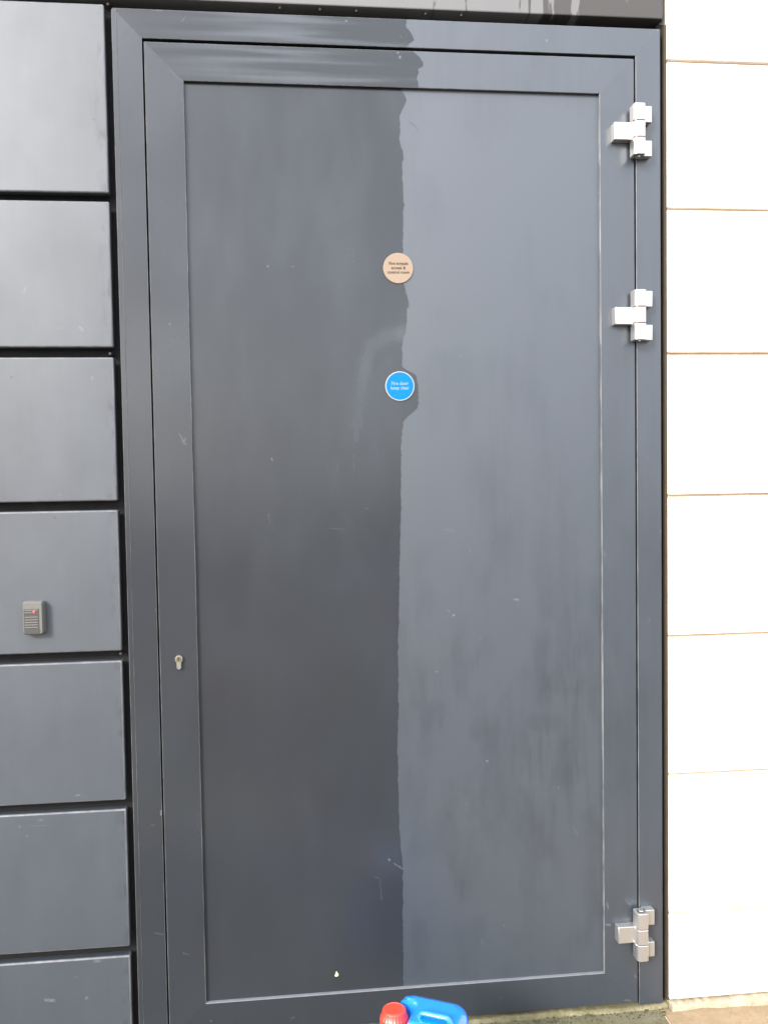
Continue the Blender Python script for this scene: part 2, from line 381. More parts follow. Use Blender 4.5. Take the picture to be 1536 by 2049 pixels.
def ground_mat(name, c1, c2, c3, moss):
    n = NT(name)
    a = n.noise(18, detail=6, rough=0.68)
    b = n.noise(210, detail=3, off=(5, 2, 1))
    base = n.mix(n.ramp(a, 0.32, 0.68), c1, c2)
    base = n.mix(n.ramp(b, 0.5, 0.72, 0, 0.5), base, c3)
    g2 = n.noise(75, detail=5, rough=0.75, off=(4, 1, 6))
    base = n.mix(n.ramp(g2, 0.52, 0.68, 0, 0.55), base, c3)
    base = n.mix(n.ramp(g2, 0.44, 0.30, 0, 0.45), base, c2)
    if moss:
        near = n.ramp(n.y, -0.30, -0.03)                 # algae grows along the foot of the wall
        mo = n.mul(near, n.ramp(n.noise(1.0, stretch=(11, 40, 10), off=(2, 7, 0), detail=5, rough=0.7), 0.40, 0.62))
        base = n.mix(n.mul(mo, moss), base, (0.075, 0.075, 0.024))
    n.bump(n.add(n.mul(b, 0.5), n.mul(a, 1.5)), 0.0025, 0.8)
    return n.set(base=base, rough=0.88, spec=0.3)
M_SLAB = ground_mat("grey_green_slab", (0.088, 0.078, 0.047), (0.135, 0.120, 0.078), (0.052, 0.047, 0.027), 0.30)
M_SLABP = ground_mat("pinkish_slab", (0.195, 0.142, 0.085), (0.240, 0.178, 0.108), (0.165, 0.115, 0.068), 0.08)
M_SLABG = ground_mat("plain_grey_slab", (0.075, 0.072, 0.064), (0.105, 0.10, 0.09), (0.058, 0.055, 0.05), 0.0)
M_SILL = ground_mat("mossy_threshold_stone", (0.13, 0.115, 0.066), (0.22, 0.195, 0.115), (0.075, 0.068, 0.032), 0.45)
M_SILLS = ground_mat("pale_footing_mortar", (0.27, 0.225, 0.155), (0.36, 0.31, 0.225), (0.19, 0.15, 0.09), 0.1)
M_EARTH = ground_mat("far_paving", (0.060, 0.060, 0.060), (0.085, 0.084, 0.082), (0.05, 0.05, 0.05), 0.0)

# ------------------------------------------------------------------ metals, plastics, signs
def alu_mat():
    n = NT("satin_aluminium")
    f = n.noise(30, detail=3)
    return n.set(base=n.mix(f, (0.50, 0.49, 0.475), (0.53, 0.52, 0.505)), rough=0.34, metal=0.85, spec=0.5)
M_ALU = alu_mat()
M_PIN = simple("bright_hinge_pin", (0.86, 0.85, 0.84), 0.22, metal=1.0, vary=0.03)
M_GAPRED = simple("hinge_washer", (0.10, 0.045, 0.045), 0.5)
M_NICKEL = simple("nickel_cylinder", (0.28, 0.29, 0.25), 0.4, metal=0.9, vary=0.06, scale=200)
M_BRASS = simple("brass_plug", (0.22, 0.15, 0.09), 0.4, metal=0.9, vary=0.15, scale=300)
M_HOLE = simple("keyway_dark", (0.004, 0.004, 0.004), 0.8)
def sign_mat(name, c, rough, spec):
    n = NT(name)
    f = n.noise(30, detail=3)
    return n.set(base=n.mix(f, tuple(v * 0.93 for v in c), c), rough=rough, spec=spec)
M_TAN = sign_mat("tan_anodised_face", (0.228, 0.167, 0.113), 0.42, 0.5)
M_TANEDGE = sign_mat("bronze_sign_edge", (0.10, 0.065, 0.035), 0.5, 0.5)
M_TANTEXT = sign_mat("brown_engraving", (0.035, 0.018, 0.012), 0.6, 0.3)
M_BLUE = sign_mat("blue_sign_face", (0.0, 0.128, 0.42), 0.55, 0.15)
M_WHITE = sign_mat("white_sign_rim", (0.27, 0.288, 0.30), 0.4, 0.5)
M_BLUETEXT = sign_mat("pale_blue_lettering", (0.15, 0.235, 0.40), 0.5, 0.3)
M_RDR = simple("grey_reader_plastic", (0.098, 0.095, 0.086), 0.5, vary=0.08, scale=120)
M_RDRD = simple("dark_reader_plastic", (0.034, 0.033, 0.030), 0.5, vary=0.1, scale=120)
M_RIB = simple("reader_rib_plastic", (0.125, 0.12, 0.108), 0.5, vary=0.12, scale=300)
def led_mat():
    n = NT("red_indicator_lit")
    return n.set(base=(0.5, 0.06, 0.08), rough=0.3, emi=(1.0, 0.16, 0.2), emis=0.10)
M_LED = led_mat()
def plastic(name, c, rough, sss=0.0):
    n = NT(name)
    f = n.noise(25, detail=3)
    n.bump(n.noise(500, detail=2), 0.00015, 0.5)
    return n.set(base=n.mix(f, tuple(v * 0.88 for v in c), c), rough=rough, spec=0.6, coat=0.7, coatr=0.10)
M_JUG = plastic("blue_jug_plastic", (0.002, 0.180, 0.72), 0.20)
M_CAP = plastic("red_cap_plastic", (0.62, 0.040, 0.020), 0.35)
M_FLAKE = simple("pale_flake", (0.46, 0.43, 0.27), 0.8, vary=0.3, scale=400)

# ------------------------------------------------------------------ mesh helpers
def link(name, me, mat, parent=None, loc=(0, 0, 0)):
    o = bpy.data.objects.new(name, me)
    for m in (mat if isinstance(mat, (list, tuple)) else [mat]):
        me.materials.append(m)
    COL.objects.link(o)
    o.location = loc
    if parent: o.parent = parent
    return o

def finish(bm, name, mat, parent=None, loc=(0, 0, 0), smooth=False, edge=False, angle=35, flat=True, reveals=None):
    bmesh.ops.recalc_face_normals(bm, faces=bm.faces)
    if edge:
        for f in bm.faces:
            if max(abs(c) for c in f.normal) < 0.985:
                c = f.calc_center_median()
                if min(abs(f.normal.y), max(abs(f.normal.x), abs(f.normal.z))) > 0.2: f.material_index = 1
            for ax, sgn, val in (reveals or ()):
                c = f.calc_center_median()
                if f.normal[ax] * sgn > 0.98 and abs(c[ax] - val) < 0.003: f.material_index = 1
    for f in bm.faces: f.smooth = smooth
    me = bpy.data.meshes.new(name)
    bm.to_mesh(me); bm.free()
    if smooth:
        me.set_sharp_from_angle(angle=math.radians(angle))
        for p in me.polygons:                 # broad plane faces keep their true normal
            if flat and max(abs(c) for c in p.normal) > 0.9995: p.use_smooth = False
    return link(name, me, mat, parent, loc)

def box_bm(x0, x1, y0, y1, z0, z1, bev=0.0, seg=1, bm=None):
    b = bmesh.new()
    r = bmesh.ops.create_cube(b, size=1.0)
    for v in b.verts:
        v.co = Vector(((x0 + x1) / 2 + v.co.x * (x1 - x0), (y0 + y1) / 2 + v.co.y * (y1 - y0), (z0 + z1) / 2 + v.co.z * (z1 - z0)))
    if bev:
        bmesh.ops.bevel(b, geom=list(b.edges), offset=bev, segments=seg, profile=0.5, affect='EDGES')
    if bm is not None:
        me = bpy.data.meshes.new("t"); b.to_mesh(me); b.free(); bm.from_mesh(me); bpy.data.meshes.remove(me)
        return bm
    return b

def prism_bm(poly, y0, y1, bev=0.0, seg=1, mitred=False):
    """polygon in (x, z) extruded along y"""
    b = bmesh.new()
    f = b.faces.new([b.verts.new((x, y0, z)) for x, z in poly])
    r = bmesh.ops.extrude_face_region(b, geom=[f])
    for v in r['geom']:
        if isinstance(v, bmesh.types.BMVert): v.co.y = y1
    if bev:
        es = [e for e in b.edges if abs(e.verts[0].co.y - e.verts[1].co.y) < 1e-6]
        if mitred:          # the mitre cuts stay sharp so that the bars meet tight
            es = [e for e in es if min(abs(e.verts[0].co.x - e.verts[1].co.x), abs(e.verts[0].co.z - e.verts[1].co.z)) < 1e-5]
        bmesh.ops.bevel(b, geom=es, offset=bev, segments=seg, profile=0.5, affect='EDGES')
    return b

def vprism_bm(poly, z0, z1, bev=0.0, seg=1):
    """polygon in (x, y) extruded along z"""
    b = bmesh.new()
    f = b.faces.new([b.verts.new((x, y, z0)) for x, y in poly])
    r = bmesh.ops.extrude_face_region(b, geom=[f])
    for v in r['geom']:
        if isinstance(v, bmesh.types.BMVert): v.co.z = z1
    if bev:
        es = [e for e in b.edges if abs(e.verts[0].co.z - e.verts[1].co.z) < 1e-6]
        bmesh.ops.bevel(b, geom=es, offset=bev, segments=seg, profile=0.5, affect='EDGES')
    return b

def lathe_bm(prof, n=48, axis='y'):
    """profile (radius, height along axis)"""
    b = bmesh.new()
    rings = []
    for r, h in prof:
        if r < 1e-6:
            p = (0, h, 0) if axis == 'y' else (0, 0, h)
            rings.append([b.verts.new(p)])
        else:
            R = []
            for k in range(n):
                a = 2 * math.pi * k / n
                R.append(b.verts.new((r * math.cos(a), h, r * math.sin(a)) if axis == 'y' else (r * math.cos(a), r * math.sin(a), h)))
            rings.append(R)
    for A, B in zip(rings, rings[1:]):
        for k in range(n):
            k2 = (k + 1) % n
            if len(A) == 1 and len(B) == 1: continue
            if len(A) == 1: b.faces.new((A[0], B[k], B[k2]))
            elif len(B) == 1: b.faces.new((A[k], B[0], A[k2]))
            else: b.faces.new((A[k], B[k], B[k2], A[k2]))
    return b

def empty(name, loc, label, cat, group=None):
    o = bpy.data.objects.new(name, None)
    o.empty_display_size = 0.1
    COL.objects.link(o)
    o.location = loc
    o['label'] = label; o['category'] = cat; o['kind'] = 'thing'
    if group: o['group'] = group
    return o

def under(root, o):
    """keep world-built mesh data where it is while parented to a thing whose empty stands elsewhere"""
    o.parent = root
    o.location = Vector(o.location) - Vector(root.location)
    return o

def structure(o):
    o['kind'] = 'structure'
    return o

# ------------------------------------------------------------------ GROUND
g = bmesh.new()
g.faces.new([g.verts.new(p) for p in ((-600, -600, -0.04), (600, -600, -0.04), (600, 600, -0.04), (-600, 600, -0.04))])
structure(finish(g, "ground", M_EARTH))

pav = bpy.data.objects.new("pavement", None)
COL.objects.link(pav)
pav['kind'] = 'structure'
b = box_bm(-2.75, 4.3, -5.4, 0.0, -0.038, -0.006)
bed = finish(b, "slab_bedding", M_MORTAR, pav)
rng = random.Random(3)
slab_x = [-2.74 + 0.0]
xs = [-2.40, -1.50, -0.60, 0.33, 1.262, 2.17, 3.08, 3.99]
row_y = [(-0.004, -0.652)] + [(-0.66 - 0.607 * k, -0.66 - 0.607 * (k + 1) + 0.007) for k in range(7)]
meshes = {}
for r, (ya, yb) in enumerate(row_y):
    off = 0.0 if r % 2 == 0 else 0.45
    for i in range(len(xs) - 1):
        x0, x1 = xs[i] + off + 0.0035, xs[i + 1] + off - 0.0035
        key = (round(x1 - x0, 3), round(ya - yb, 3))
        if r == 0:
            mat = M_SLABP if i == 4 else (M_SLAB if i in (2, 3) else M_SLABG)
        else:
            mat = [M_SLABG, M_SLABG, M_SLAB, M_SLABG, M_SLABP][rng.randrange(5)]
        if (key, mat.name) not in meshes:
            bm = box_bm(-(x1 - x0) / 2, (x1 - x0) / 2, -(ya - yb) / 2, (ya - yb) / 2, -0.034, 0.0, bev=0.003)
            o = finish(bm, "paving_slab", mat, pav)
            meshes[(key, mat.name)] = o.data
        else:
            o = bpy.data.objects.new("paving_slab", meshes[(key, mat.name)])
            COL.objects.link(o); o.parent = pav
        o.location = ((x0 + x1) / 2, (ya + yb) / 2, rng.uniform(-0.0015, 0.0015))

def rough_strip(name, x0, x1, y_back, y_front, z_top, mat, seed, parent=None):
    """hand-trowelled strip with an uneven front edge and top"""
    rg = random.Random(seed)
    b = bmesh.new()
    n = int((x1 - x0) / 0.012)
    rows = []
    w1 = [rg.uniform(0, 6.28) for _ in range(4)]
    for k in range(n + 1):
        x = x0 + (x1 - x0) * k / n
        wob = 0.0035 * math.sin(x * 23 + w1[0]) + 0.002 * math.sin(x * 61 + w1[1]) + rg.uniform(-0.0012, 0.0012)
        hz = 0.0016 * math.sin(x * 17 + w1[2]) + 0.001 * math.sin(x * 47 + w1[3]) + rg.uniform(-0.0006, 0.0006)
        rows.append([b.verts.new((x, y_back, z_top + hz * .4)), b.verts.new((x, y_front + 0.010 + wob * .5, z_top + hz)),
                     b.verts.new((x, y_front + 0.003 + wob, z_top * 0.72 + hz)), b.verts.new((x, y_front + wob, -0.004)),
                     b.verts.new((x, y_back, -0.02))])
    for A, B in zip(rows, rows[1:]):
        for q in range(5):
            b.faces.new((A[q], A[(q + 1) % 5], B[(q + 1) % 5], B[q]))
    b.faces.new(rows[0]); b.faces.new(rows[-1][::-1])
    return finish(b, name, mat, parent, smooth=True, angle=50)

th = rough_strip("threshold", -0.072, 1.283, 0.12, -0.006, 0.0075, M_SILL, 5)
structure(th)
ft = rough_strip("wall_footing", 1.2855, 3.9, 0.10, -0.021, 0.0135, M_SILLS, 8)
structure(ft)
ft2 = rough_strip("wall_footing", -2.6, -0.0745, 0.12, -0.006, 0.0075, M_SILL, 9)
structure(ft2)

# ------------------------------------------------------------------ STONE WALL (right)
wall = empty("stone_wall", (1.2875, 0.05, 0.0), "white limestone wall of tall courses right of the dark door", "wall")
joint = [0.0160, 0.2489, 0.6181, 0.9812, 1.3451, 1.7089, 2.0746, 2.4430, 2.8090, 3.1750]
rg = random.Random(11)
for c in range(len(joint) - 1):
    z0, z1 = joint[c] + 0.0036, joint[c + 1] - 0.0036
    # the end stones alternate long and short; only the end of each course is in the picture
    ends = [1.2875, 1.2875 + (0.82 if c % 2 else 0.50)]
    while ends[-1] < 3.8: ends.append(min(ends[-1] + 0.72, 3.86))
    for k in range(len(ends) - 1):
        x0 = ends[k] + (0.0 if k == 0 else 0.0026)
        x1 = ends[k + 1] - 0.0026
        if x1 - x0 < 0.05: continue
        dy = rg.uniform(-0.0012, 0.0012)
        bm = box_bm(x0, x1, dy, 0.10, z0, z1, bev=0.0026, seg=2)
        for v in bm.verts:
            if v.co.y < 0.02:
                v.co.z += rg.uniform(-0.0004, 0.0004)
        under(wall, finish(bm, "stone_block", M_STONE, smooth=True, angle=25))
under(wall, finish(box_bm(1.2882, 3.855, 0.0120, 0.095, 0.017, 3.17), "mortar", M_MORTAR))

# ------------------------------------------------------------------ METAL CLADDING (left)
clad = empty("cladding_wall", (-0.6, 0.03, 0.0), "grey metal cassette cladding in wide horizontal panels left of the door", "wall")
PZ = [(2.0880, 2.5271), (1.7247, 2.0688), (1.3581, 1.7014), (0.9944, 1.3360), (0.6277, 0.9708), (0.2627, 0.6056), (0.0230, 0.2405)]
rg = random.Random(4)
for z0, z1 in PZ:
    for xa, xb in ((-1.262, -0.0898), (-2.45, -1.284)):
        bm = box_bm(xa, xb, 0.0, 0.026, z0, z1, bev=0.0042, seg=3)
        o = finish(bm, "cladding_panel", [M_CLAD, M_CEDGE], smooth=True, angle=60)
        for p_ in o.data.polygons:
            if max(abs(c) for c in p_.normal) < 0.97: p_.material_index = 1
        under(clad, o)
under(clad, finish(box_bm(-2.5, -0.0750, 0.040, 0.060, 0.014, 2.56), "backing", M_BLACK))
for x, z in ((-0.0835, 2.5360), (-0.1010, 1.7120), (-0.0960, 0.9845)):
    bm = lathe_bm([(0.0, -0.004), (0.0032, -0.003), (0.004, 0.0), (0.004, 0.022)], 12)
    under(clad, finish(bm, "screw", M_RUST, loc=(x, 0.018, z), smooth=True))

# ------------------------------------------------------------------ FASCIA (over everything)
fas = empty("fascia_panel", (-0.5, 0.03, 2.5445), "grey metal fascia with pale drip stains spanning above the door frame", "fascia panel")
bm = box_bm(-2.45, 1.2775, 0.0, 0.075, 2.5445, 3.16, bev=0.003, seg=2)
under(fas, finish(bm, "fascia_sheet", [M_FASCIA], smooth=True))
under(fas, finish(box_bm(-2.45, 1.285, 0.045, 0.075, 2.49, 2.543), "soffit_backing", M_BLACK))
for x in (0.321, 0.418, 0.506, 0.676, 0.765):
    bm = lathe_bm([(0.0, -0.006), (0.003, -0.005), (0.0042, -0.001), (0.0042, 0.004)], 12, axis='z')
    under(fas, finish(bm, "rivet", M_RUST, loc=(x, 0.012, 2.5425), smooth=True))

# ------------------------------------------------------------------ DOOR FRAME
X0, X1 = 0.0, 1.2
ZB, ZT = 0.020, 2.4438
frame = empty("door_surround", (0.6, 0.03, 0.0), "dark grey painted metal surround framing the big door", "door surround")
FO_L, FI_L, FI_R, FO_R = -0.0699, -0.0044, 1.2044, 1.2684
FT, FIT = 2.5192, 2.4518
E = 0.0001
under(frame, finish(prism_bm([(FO_L, 0.012), (FI_L, 0.012), (FI_L, FIT - E), (FO_L, FT - E)], 0.0, 0.06, 0.0009, mitred=True), "jamb", [M_JAMBL, M_EDGE], edge=True))
under(frame, finish(prism_bm([(FI_R, 0.012), (FO_R, 0.012), (FO_R, FT - E), (FI_R, FIT - E)], 0.0, 0.06, 0.0009, mitred=True), "jamb", [M_JAMBR, M_EDGE], edge=True))
under(frame, finish(prism_bm([(FO_L + E, FT), (FI_L + E, FIT), (FI_R - E, FIT), (FO_R - E, FT)], 0.0, 0.06, 0.0009, mitred=True), "head", [M_HEAD, M_EDGE], edge=True))
under(frame, finish(box_bm(FO_L - 0.0030, FO_L + 0.0085, -0.0016, 0.020, 0.018, FT - 0.003, bev=0.0009), "trim_strip", [M_JAMBL, M_EDGE], edge=True))
under(frame, finish(box_bm(-0.045, 1.245, 0.062, 0.075, 0.014, 2.50), "rebate", M_BLACK))
under(frame, finish(box_bm(1.2688, 1.2868, 0.022, 0.060, 0.014, 2.542), "joint_backing", M_BLACK))
under(frame, finish(box_bm(1.2806, 1.2871, 0.0045, 0.0215, 0.015, 2.535, bev=0.002), "sealant", M_SEAL, smooth=True))

# ------------------------------------------------------------------ DOOR LEAF
door = empty("door", (0.6, 0.02, ZB), "large dark grey metal fire door, left half washed clean and right half chalky", "door")
IL, IR, IB, IT = 0.0900, 1.1107, 0.1048, 2.3557
b_ = 0.0011
under(door, finish(prism_bm([(X0, ZB), (IL, IB), (IL, IT), (X0, ZT)], 0.0, 0.05, b_, mitred=True), "stile", [M_LEFT, M_EDGE], edge=True, reveals=[(0, 1, IL)]))
under(door, finish(prism_bm([(X1, ZB), (X1, ZT), (IR, IT), (IR, IB)], 0.0, 0.05, b_, mitred=True), "stile", [M_RIGHT, M_EDGE], edge=True, reveals=[(0, -1, IR)]))  # left-facing reveal takes the paler colour: its light is painted in
under(door, finish(prism_bm([(X0 + E, ZT), (IL + E, IT), (IR - E, IT), (X1 - E, ZT)], 0.0, 0.05, b_, mitred=True), "rail", [M_RAIL, M_EDGE], edge=True))
under(door, finish(prism_bm([(X0 + E, ZB), (X1 - E, ZB), (IR - E, IB), (IL + E, IB)], 0.0, 0.05, b_, mitred=True), "rail", [M_LOW, M_DUSTLIT], edge=True, reveals=[(2, 1, IB)]))
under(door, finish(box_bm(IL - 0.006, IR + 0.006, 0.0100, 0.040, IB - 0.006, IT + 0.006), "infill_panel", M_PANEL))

def arm_poly(x0, x1, y0, y1, r, corners):
    """rectangle in (x, y) with some corners rounded"""
    P = []
    cs = [((x0, y0), (1, 1), 180), ((x1, y0), (-1, 1), 270), ((x1, y1), (-1, -1), 0), ((x0, y1), (1, -1), 90)]
    for i, ((cx, cy), (sx, sy), a0) in enumerate(cs):
        rr = r[i] if i in corners else 0
        if rr == 0: P.append((cx, cy)); continue
        ox, oy = cx + sx * rr, cy + sy * rr
        for k in range(7):
            a = math.radians(a0 + 90 * k / 6)
            P.append((ox + rr * math.cos(a), oy + rr * math.sin(a)))
    return P

for hz in (2.2560, 1.8000, 0.2145):
    # door-side arm is the hinge itself; knuckles and frame wings are its pieces
    h = finish(vprism_bm(arm_poly(1.1395, 1.190, -0.0235, -0.0002, [0.003, 0, 0, 0], (0,)), hz - 0.0215, hz + 0.0215, 0.0016, 2),
               "hinge", M_ALU, smooth=True, angle=30)
    under(door, h)
    kp = arm_poly(1.1838, 1.2135, -0.0425, -0.0085, [0.009, 0.006, 0.004, 0.004], (0, 1, 2, 3))
    def piece(name, bm, mat=M_ALU):
        o = finish(bm, name, mat, smooth=True, angle=30)
        o.parent = h
        return o
    piece("knuckle", vprism_bm(kp, hz - 0.0190, hz + 0.0190, 0.0008, 1))
    piece("washer", vprism_bm([((x - 1.199) * 0.93 + 1.199, (y + 0.025) * 0.93 - 0.025) for x, y in kp], hz - 0.0212, hz + 0.0212), M_GAPRED)
    # top knuckle is hollow with the pin showing
    bm = vprism_bm(kp, hz + 0.0212, hz + 0.0620, 0.0008, 1)
    piece("knuckle", bm)
    piece("knuckle", vprism_bm(kp, hz - 0.0620, hz - 0.0212, 0.0008, 1))
    for za, zb in ((hz + 0.0225, hz + 0.0620), (hz - 0.0610, hz - 0.0225)):
        piece("frame_wing", vprism_bm(arm_poly(1.2090, 1.2368, -0.0235, -0.0002, [0, 0.002, 0, 0], (1,)), za, zb, 0.0014, 2))
    for zs, s in ((hz + 0.0621, 1), (hz - 0.0621, -1)):
        bm = lathe_bm([(0.0, s * 0.0003), (0.0088, s * 0.0003), (0.0092, 0.0)], 24, axis='z')
        o = piece("bore", bm, M_RDRD); o.location = (1.1985, -0.0255, zs)
        bm = lathe_bm([(0.0, s * 0.0016), (0.005, s * 0.0014), (0.0062, s * 0.0004), (0.0062, -s * 0.002)], 24, axis='z')
        o = piece("pin", bm, M_PIN); o.location = (1.1998, -0.0235, zs)

# euro cylinder
cz = 0.9698
def euro(r, w, drop, cx=0.0459):
    P = []
    a0 = math.asin(w / r)
    for k in range(29):
        a = -math.pi / 2 + a0 + (2 * math.pi - 2 * a0) * k / 28
        P.append((cx + r * math.cos(a), cz + r * math.sin(a)))
    for k in range(9):
        a = math.pi + math.pi * k / 8
        P.append((cx + w * math.cos(a), cz - drop + w * math.sin(a)))
    return P
lock = finish(prism_bm(euro(0.0093, 0.0056, 0.0192), -0.0085, 0.01, 0.0007), "lock_cylinder", M_NICKEL, smooth=True, angle=40)
under(door, lock)
pl = finish(lathe_bm([(0, -0.0007), (0.0062, -0.0007), (0.0065, 0.0)], 28), "plug", M_BRASS, smooth=True)
pl.parent = lock; pl.location = (0.0459, -0.0086, cz)
kw = finish(box_bm(-0.0013, 0.0013, -0.0006, 0.0, -0.001, 0.0048), "keyway", M_HOLE)
kw.parent = lock; kw.location = (0.0456, -0.0093, cz)

# ------------------------------------------------------------------ ROUND SIGNS
def text_mesh(lines, size, gap, bold, squeeze, depth):
    """letter meshes of centred lines, standing in the xz plane"""
    out = bmesh.new()
    for i, t in enumerate(lines):
        cu = bpy.data.curves.new("t", 'FONT')
        cu.body = t; cu.size = size; cu.align_x = 'CENTER'; cu.align_y = 'CENTER'
        cu.offset = bold; cu.extrude = depth; cu.resolution_u = 3
        o = bpy.data.objects.new("t", cu)
        COL.objects.link(o)
        dg = bpy.context.evaluated_depsgraph_get()
        me = bpy.data.meshes.new_from_object(o.evaluated_get(dg))
        bpy.data.objects.remove(o)
        zo = ((len(lines) - 1) / 2 - i) * gap
        for v in me.vertices:
            x, y, z = v.co
            v.co = (x * squeeze[i], -z, y + zo)
        out.from_mesh(me)
        bpy.data.meshes.remove(me)
    return out

s1 = empty("round_sign", (0.5985, 0.0085, 1.9200), "tan round disc lettered Fire brigade access and control room", "sign", "round discs on the door")
R1 = 0.0374
finish(lathe_bm([(0, -0.0020), (R1 - 0.0008, -0.0020), (R1, -0.0013)], 72), "sign_face", M_TAN, s1, smooth=True, angle=20)
finish(lathe_bm([(R1, -0.00128), (R1, 0.0014), (0, 0.0014)], 72), "sign_edge", M_TANEDGE, s1, smooth=True)
o = finish(text_mesh(["Fire brigade", "access &", "control room"], 0.0103, 0.0106, 0.00018, (0.97, 1.0, 0.97), 0.0002), "lettering", M_TANTEXT, s1, loc=(0.0005, -0.00215, 0.0005))
s2 = empty("round_sign", (0.5985, 0.0085, 1.6300), "blue round disc with a white rim lettered Fire door keep clear", "sign", "round discs on the door")
R2 = 0.0365
finish(lathe_bm([(0, -0.0020), (R2 - 0.0026, -0.0020)], 72), "sign_face", M_BLUE, s2, smooth=True)
finish(lathe_bm([(R2 - 0.0026, -0.0020), (R2 - 0.0023, -0.0025), (R2 - 0.0008, -0.0025), (R2, -0.0018), (R2, 0.0014), (0, 0.0014)], 72), "sign_rim", M_WHITE, s2, smooth=True, angle=30)
finish(text_mesh(["Fire door", "keep clear"], 0.0115, 0.0112, 0.0003, (0.97, 0.97), 0.0002), "lettering", M_BLUETEXT, s2, loc=(-0.0003, -0.00215, 0.001))

# ------------------------------------------------------------------ CARD READER
rd = empty("card_reader", (-0.2885, 0.0, 1.0835), "small grey ribbed card reader with red light on the cladding panel", "card reader")
def rr_poly(w, h, r, n=6):
    P = []
    for cx, cz_, a0 in ((w / 2 - r, h / 2 - r, 0), (-w / 2 + r, h / 2 - r, 90), (-w / 2 + r, -h / 2 + r, 180), (w / 2 - r, -h / 2 + r, 270)):
        for k in range(n + 1):
            a = math.radians(a0 + 90 * k / n)
            P.append((cx + r * math.cos(a), cz_ + r * math.sin(a)))
    return P
def loft(polys, cap_front=True):
    b = bmesh.new(); rings = []
    for P, y in polys: rings.append([b.verts.new((x, y, z)) for x, z in P])
    n = len(rings[0])
    for A, B in zip(rings, rings[1:]):
        for k in range(n): b.faces.new((A[k], A[(k + 1) % n], B[(k + 1) % n], B[k]))
    b.faces.new(rings[0][::-1]); b.faces.new(rings[-1])
    return b
finish(loft([(rr_poly(0.0480, 0.0800, 0.006), 0.0), (rr_poly(0.0470, 0.0800, 0.006), -0.0155), (rr_poly(0.0458, 0.0782, 0.0055), -0.0200), (rr_poly(0.0415, 0.0735, 0.004), -0.0222)]),
       "housing", M_RDR, rd, smooth=True, angle=50)
finish(box_bm(-0.0200, 0.0148, -0.0229, -0.0216, -0.0262, 0.0225, bev=0.0003), "recess_plate", M_RDRD, rd)
for z, w in ((0.0195, 0.030), (0.0138, 0.0165), (0.0030, 0.030), (-0.0035, 0.030), (-0.0095, 0.030), (-0.0155, 0.030), (-0.0215, 0.030)):
    finish(box_bm(-0.0175, -0.0175 + w, -0.0243, -0.0230, z - 0.0010, z + 0.0010, bev=0.0004), "rib", M_RIB, rd)
finish(box_bm(-0.0200, 0.0165, -0.0228, -0.0215, -0.0362, -0.0268, bev=0.0004), "lower_plate", M_RDRD, rd)
led = finish(lathe_bm([(0, -0.0024), (0.0022, -0.0018), (0.0032, -0.0004), (0.0032, 0.0006)], 20), "indicator", M_LED, rd, loc=(0.0040, -0.0235, 0.0150), smooth=True)

# ------------------------------------------------------------------ PLASTIC JUG
ang = math.radians(-26)
jug = empty("plastic_jug", (0.5845, -0.362, 0.001), "bright blue plastic jug with a red cap standing before the door", "jug")
jug.rotation_euler = (0, 0, ang)
CAP_U, CAP_W, BITE = -0.0655, -0.004, 0.0345
def rr3(w, d, r, z, cx=0, cy=0, bite=0.0, n=8, m=12):
    """rounded rectangle with finely divided sides; bite > 0 hollows the corner where the cap stands"""
    C4 = []
    for sx, sy, a0 in ((1, 1, 0), (-1, 1, 90), (-1, -1, 180), (1, -1, 270)):
        C4.append([(cx + sx * (w / 2 - r) + r * math.cos(math.radians(a0 + 90 * k / n)), cy + sy * (d / 2 - r) + r * math.sin(math.radians(a0 + 90 * k / n))) for k in range(n + 1)])
    P = []
    for q in range(4):
        P += C4[q]
        (ax, ay), (bx, by) = C4[q][-1], C4[(q + 1) % 4][0]
        P += [(ax + (bx - ax) * k / m, ay + (by - ay) * k / m) for k in range(1, m)]
    out = []
    for u, v in P:
        if bite:
            dw = v - CAP_W
            lim = CAP_U + bite if dw <= 0 else (CAP_U + math.sqrt(max(bite * bite - dw * dw, 0)) if dw < bite else -9)
            u = max(u, lim)
        out.append((u, v, z))
    return out
b = bmesh.new()
W, D_ = 0.190, 0.140
secs = [rr3(W - .02, D_ - .02, .02, 0.0), rr3(W - .004, D_ - .004, .026, 0.004), rr3(W, D_, .028, 0.012), rr3(W, D_, .028, 0.150),
        rr3(W, D_, .032, 0.168), rr3(W - .004, D_ - .002, .034, 0.182, .002), rr3(W - .014, D_ - .004, .036, 0.196, .004),
        rr3(W - .020, D_ - .005, .036, 0.203, .005, 0, .018), rr3(W - .024, D_ - .006, .036, 0.210, .006, 0, .032), rr3(W - .028, D_ - .007, .036, 0.232, .0085, 0, BITE),
        rr3(W - .034, D_ - .011, .034, 0.250, .0095, 0, BITE + .001), rr3(W - .043, D_ - .022, .030, 0.264, .0095, 0, BITE + .004), rr3(W - .058, D_ - .040, .024, 0.2735, .0085, 0, BITE + .009), rr3(W - .080, D_ - .062, .016, 0.2770, .008, 0, BITE + .017)]
rings = [[b.verts.new(p) for p in s] for s in secs]
nn = len(rings[0])
for A, B in zip(rings, rings[1:]):
    for k in range(nn): b.faces.new((A[k], A[(k + 1) % nn], B[(k + 1) % nn], B[k]))
b.faces.new(rings[0][::-1]); b.faces.new(rings[-1])
body = finish(b, "jug_body", M_JUG, jug, smooth=True, angle=60)
# neck under the cap
ck = (CAP_U, CAP_W)
finish(lathe_bm([(0.034, 0.196), (0.031, 0.212), (0.026, 0.224), (0.0235, 0.232), (0.0235, 0.246), (0.0, 0.246)], 40, axis='z'), "neck", M_JUG, jug, loc=(ck[0], ck[1], 0), smooth=True)
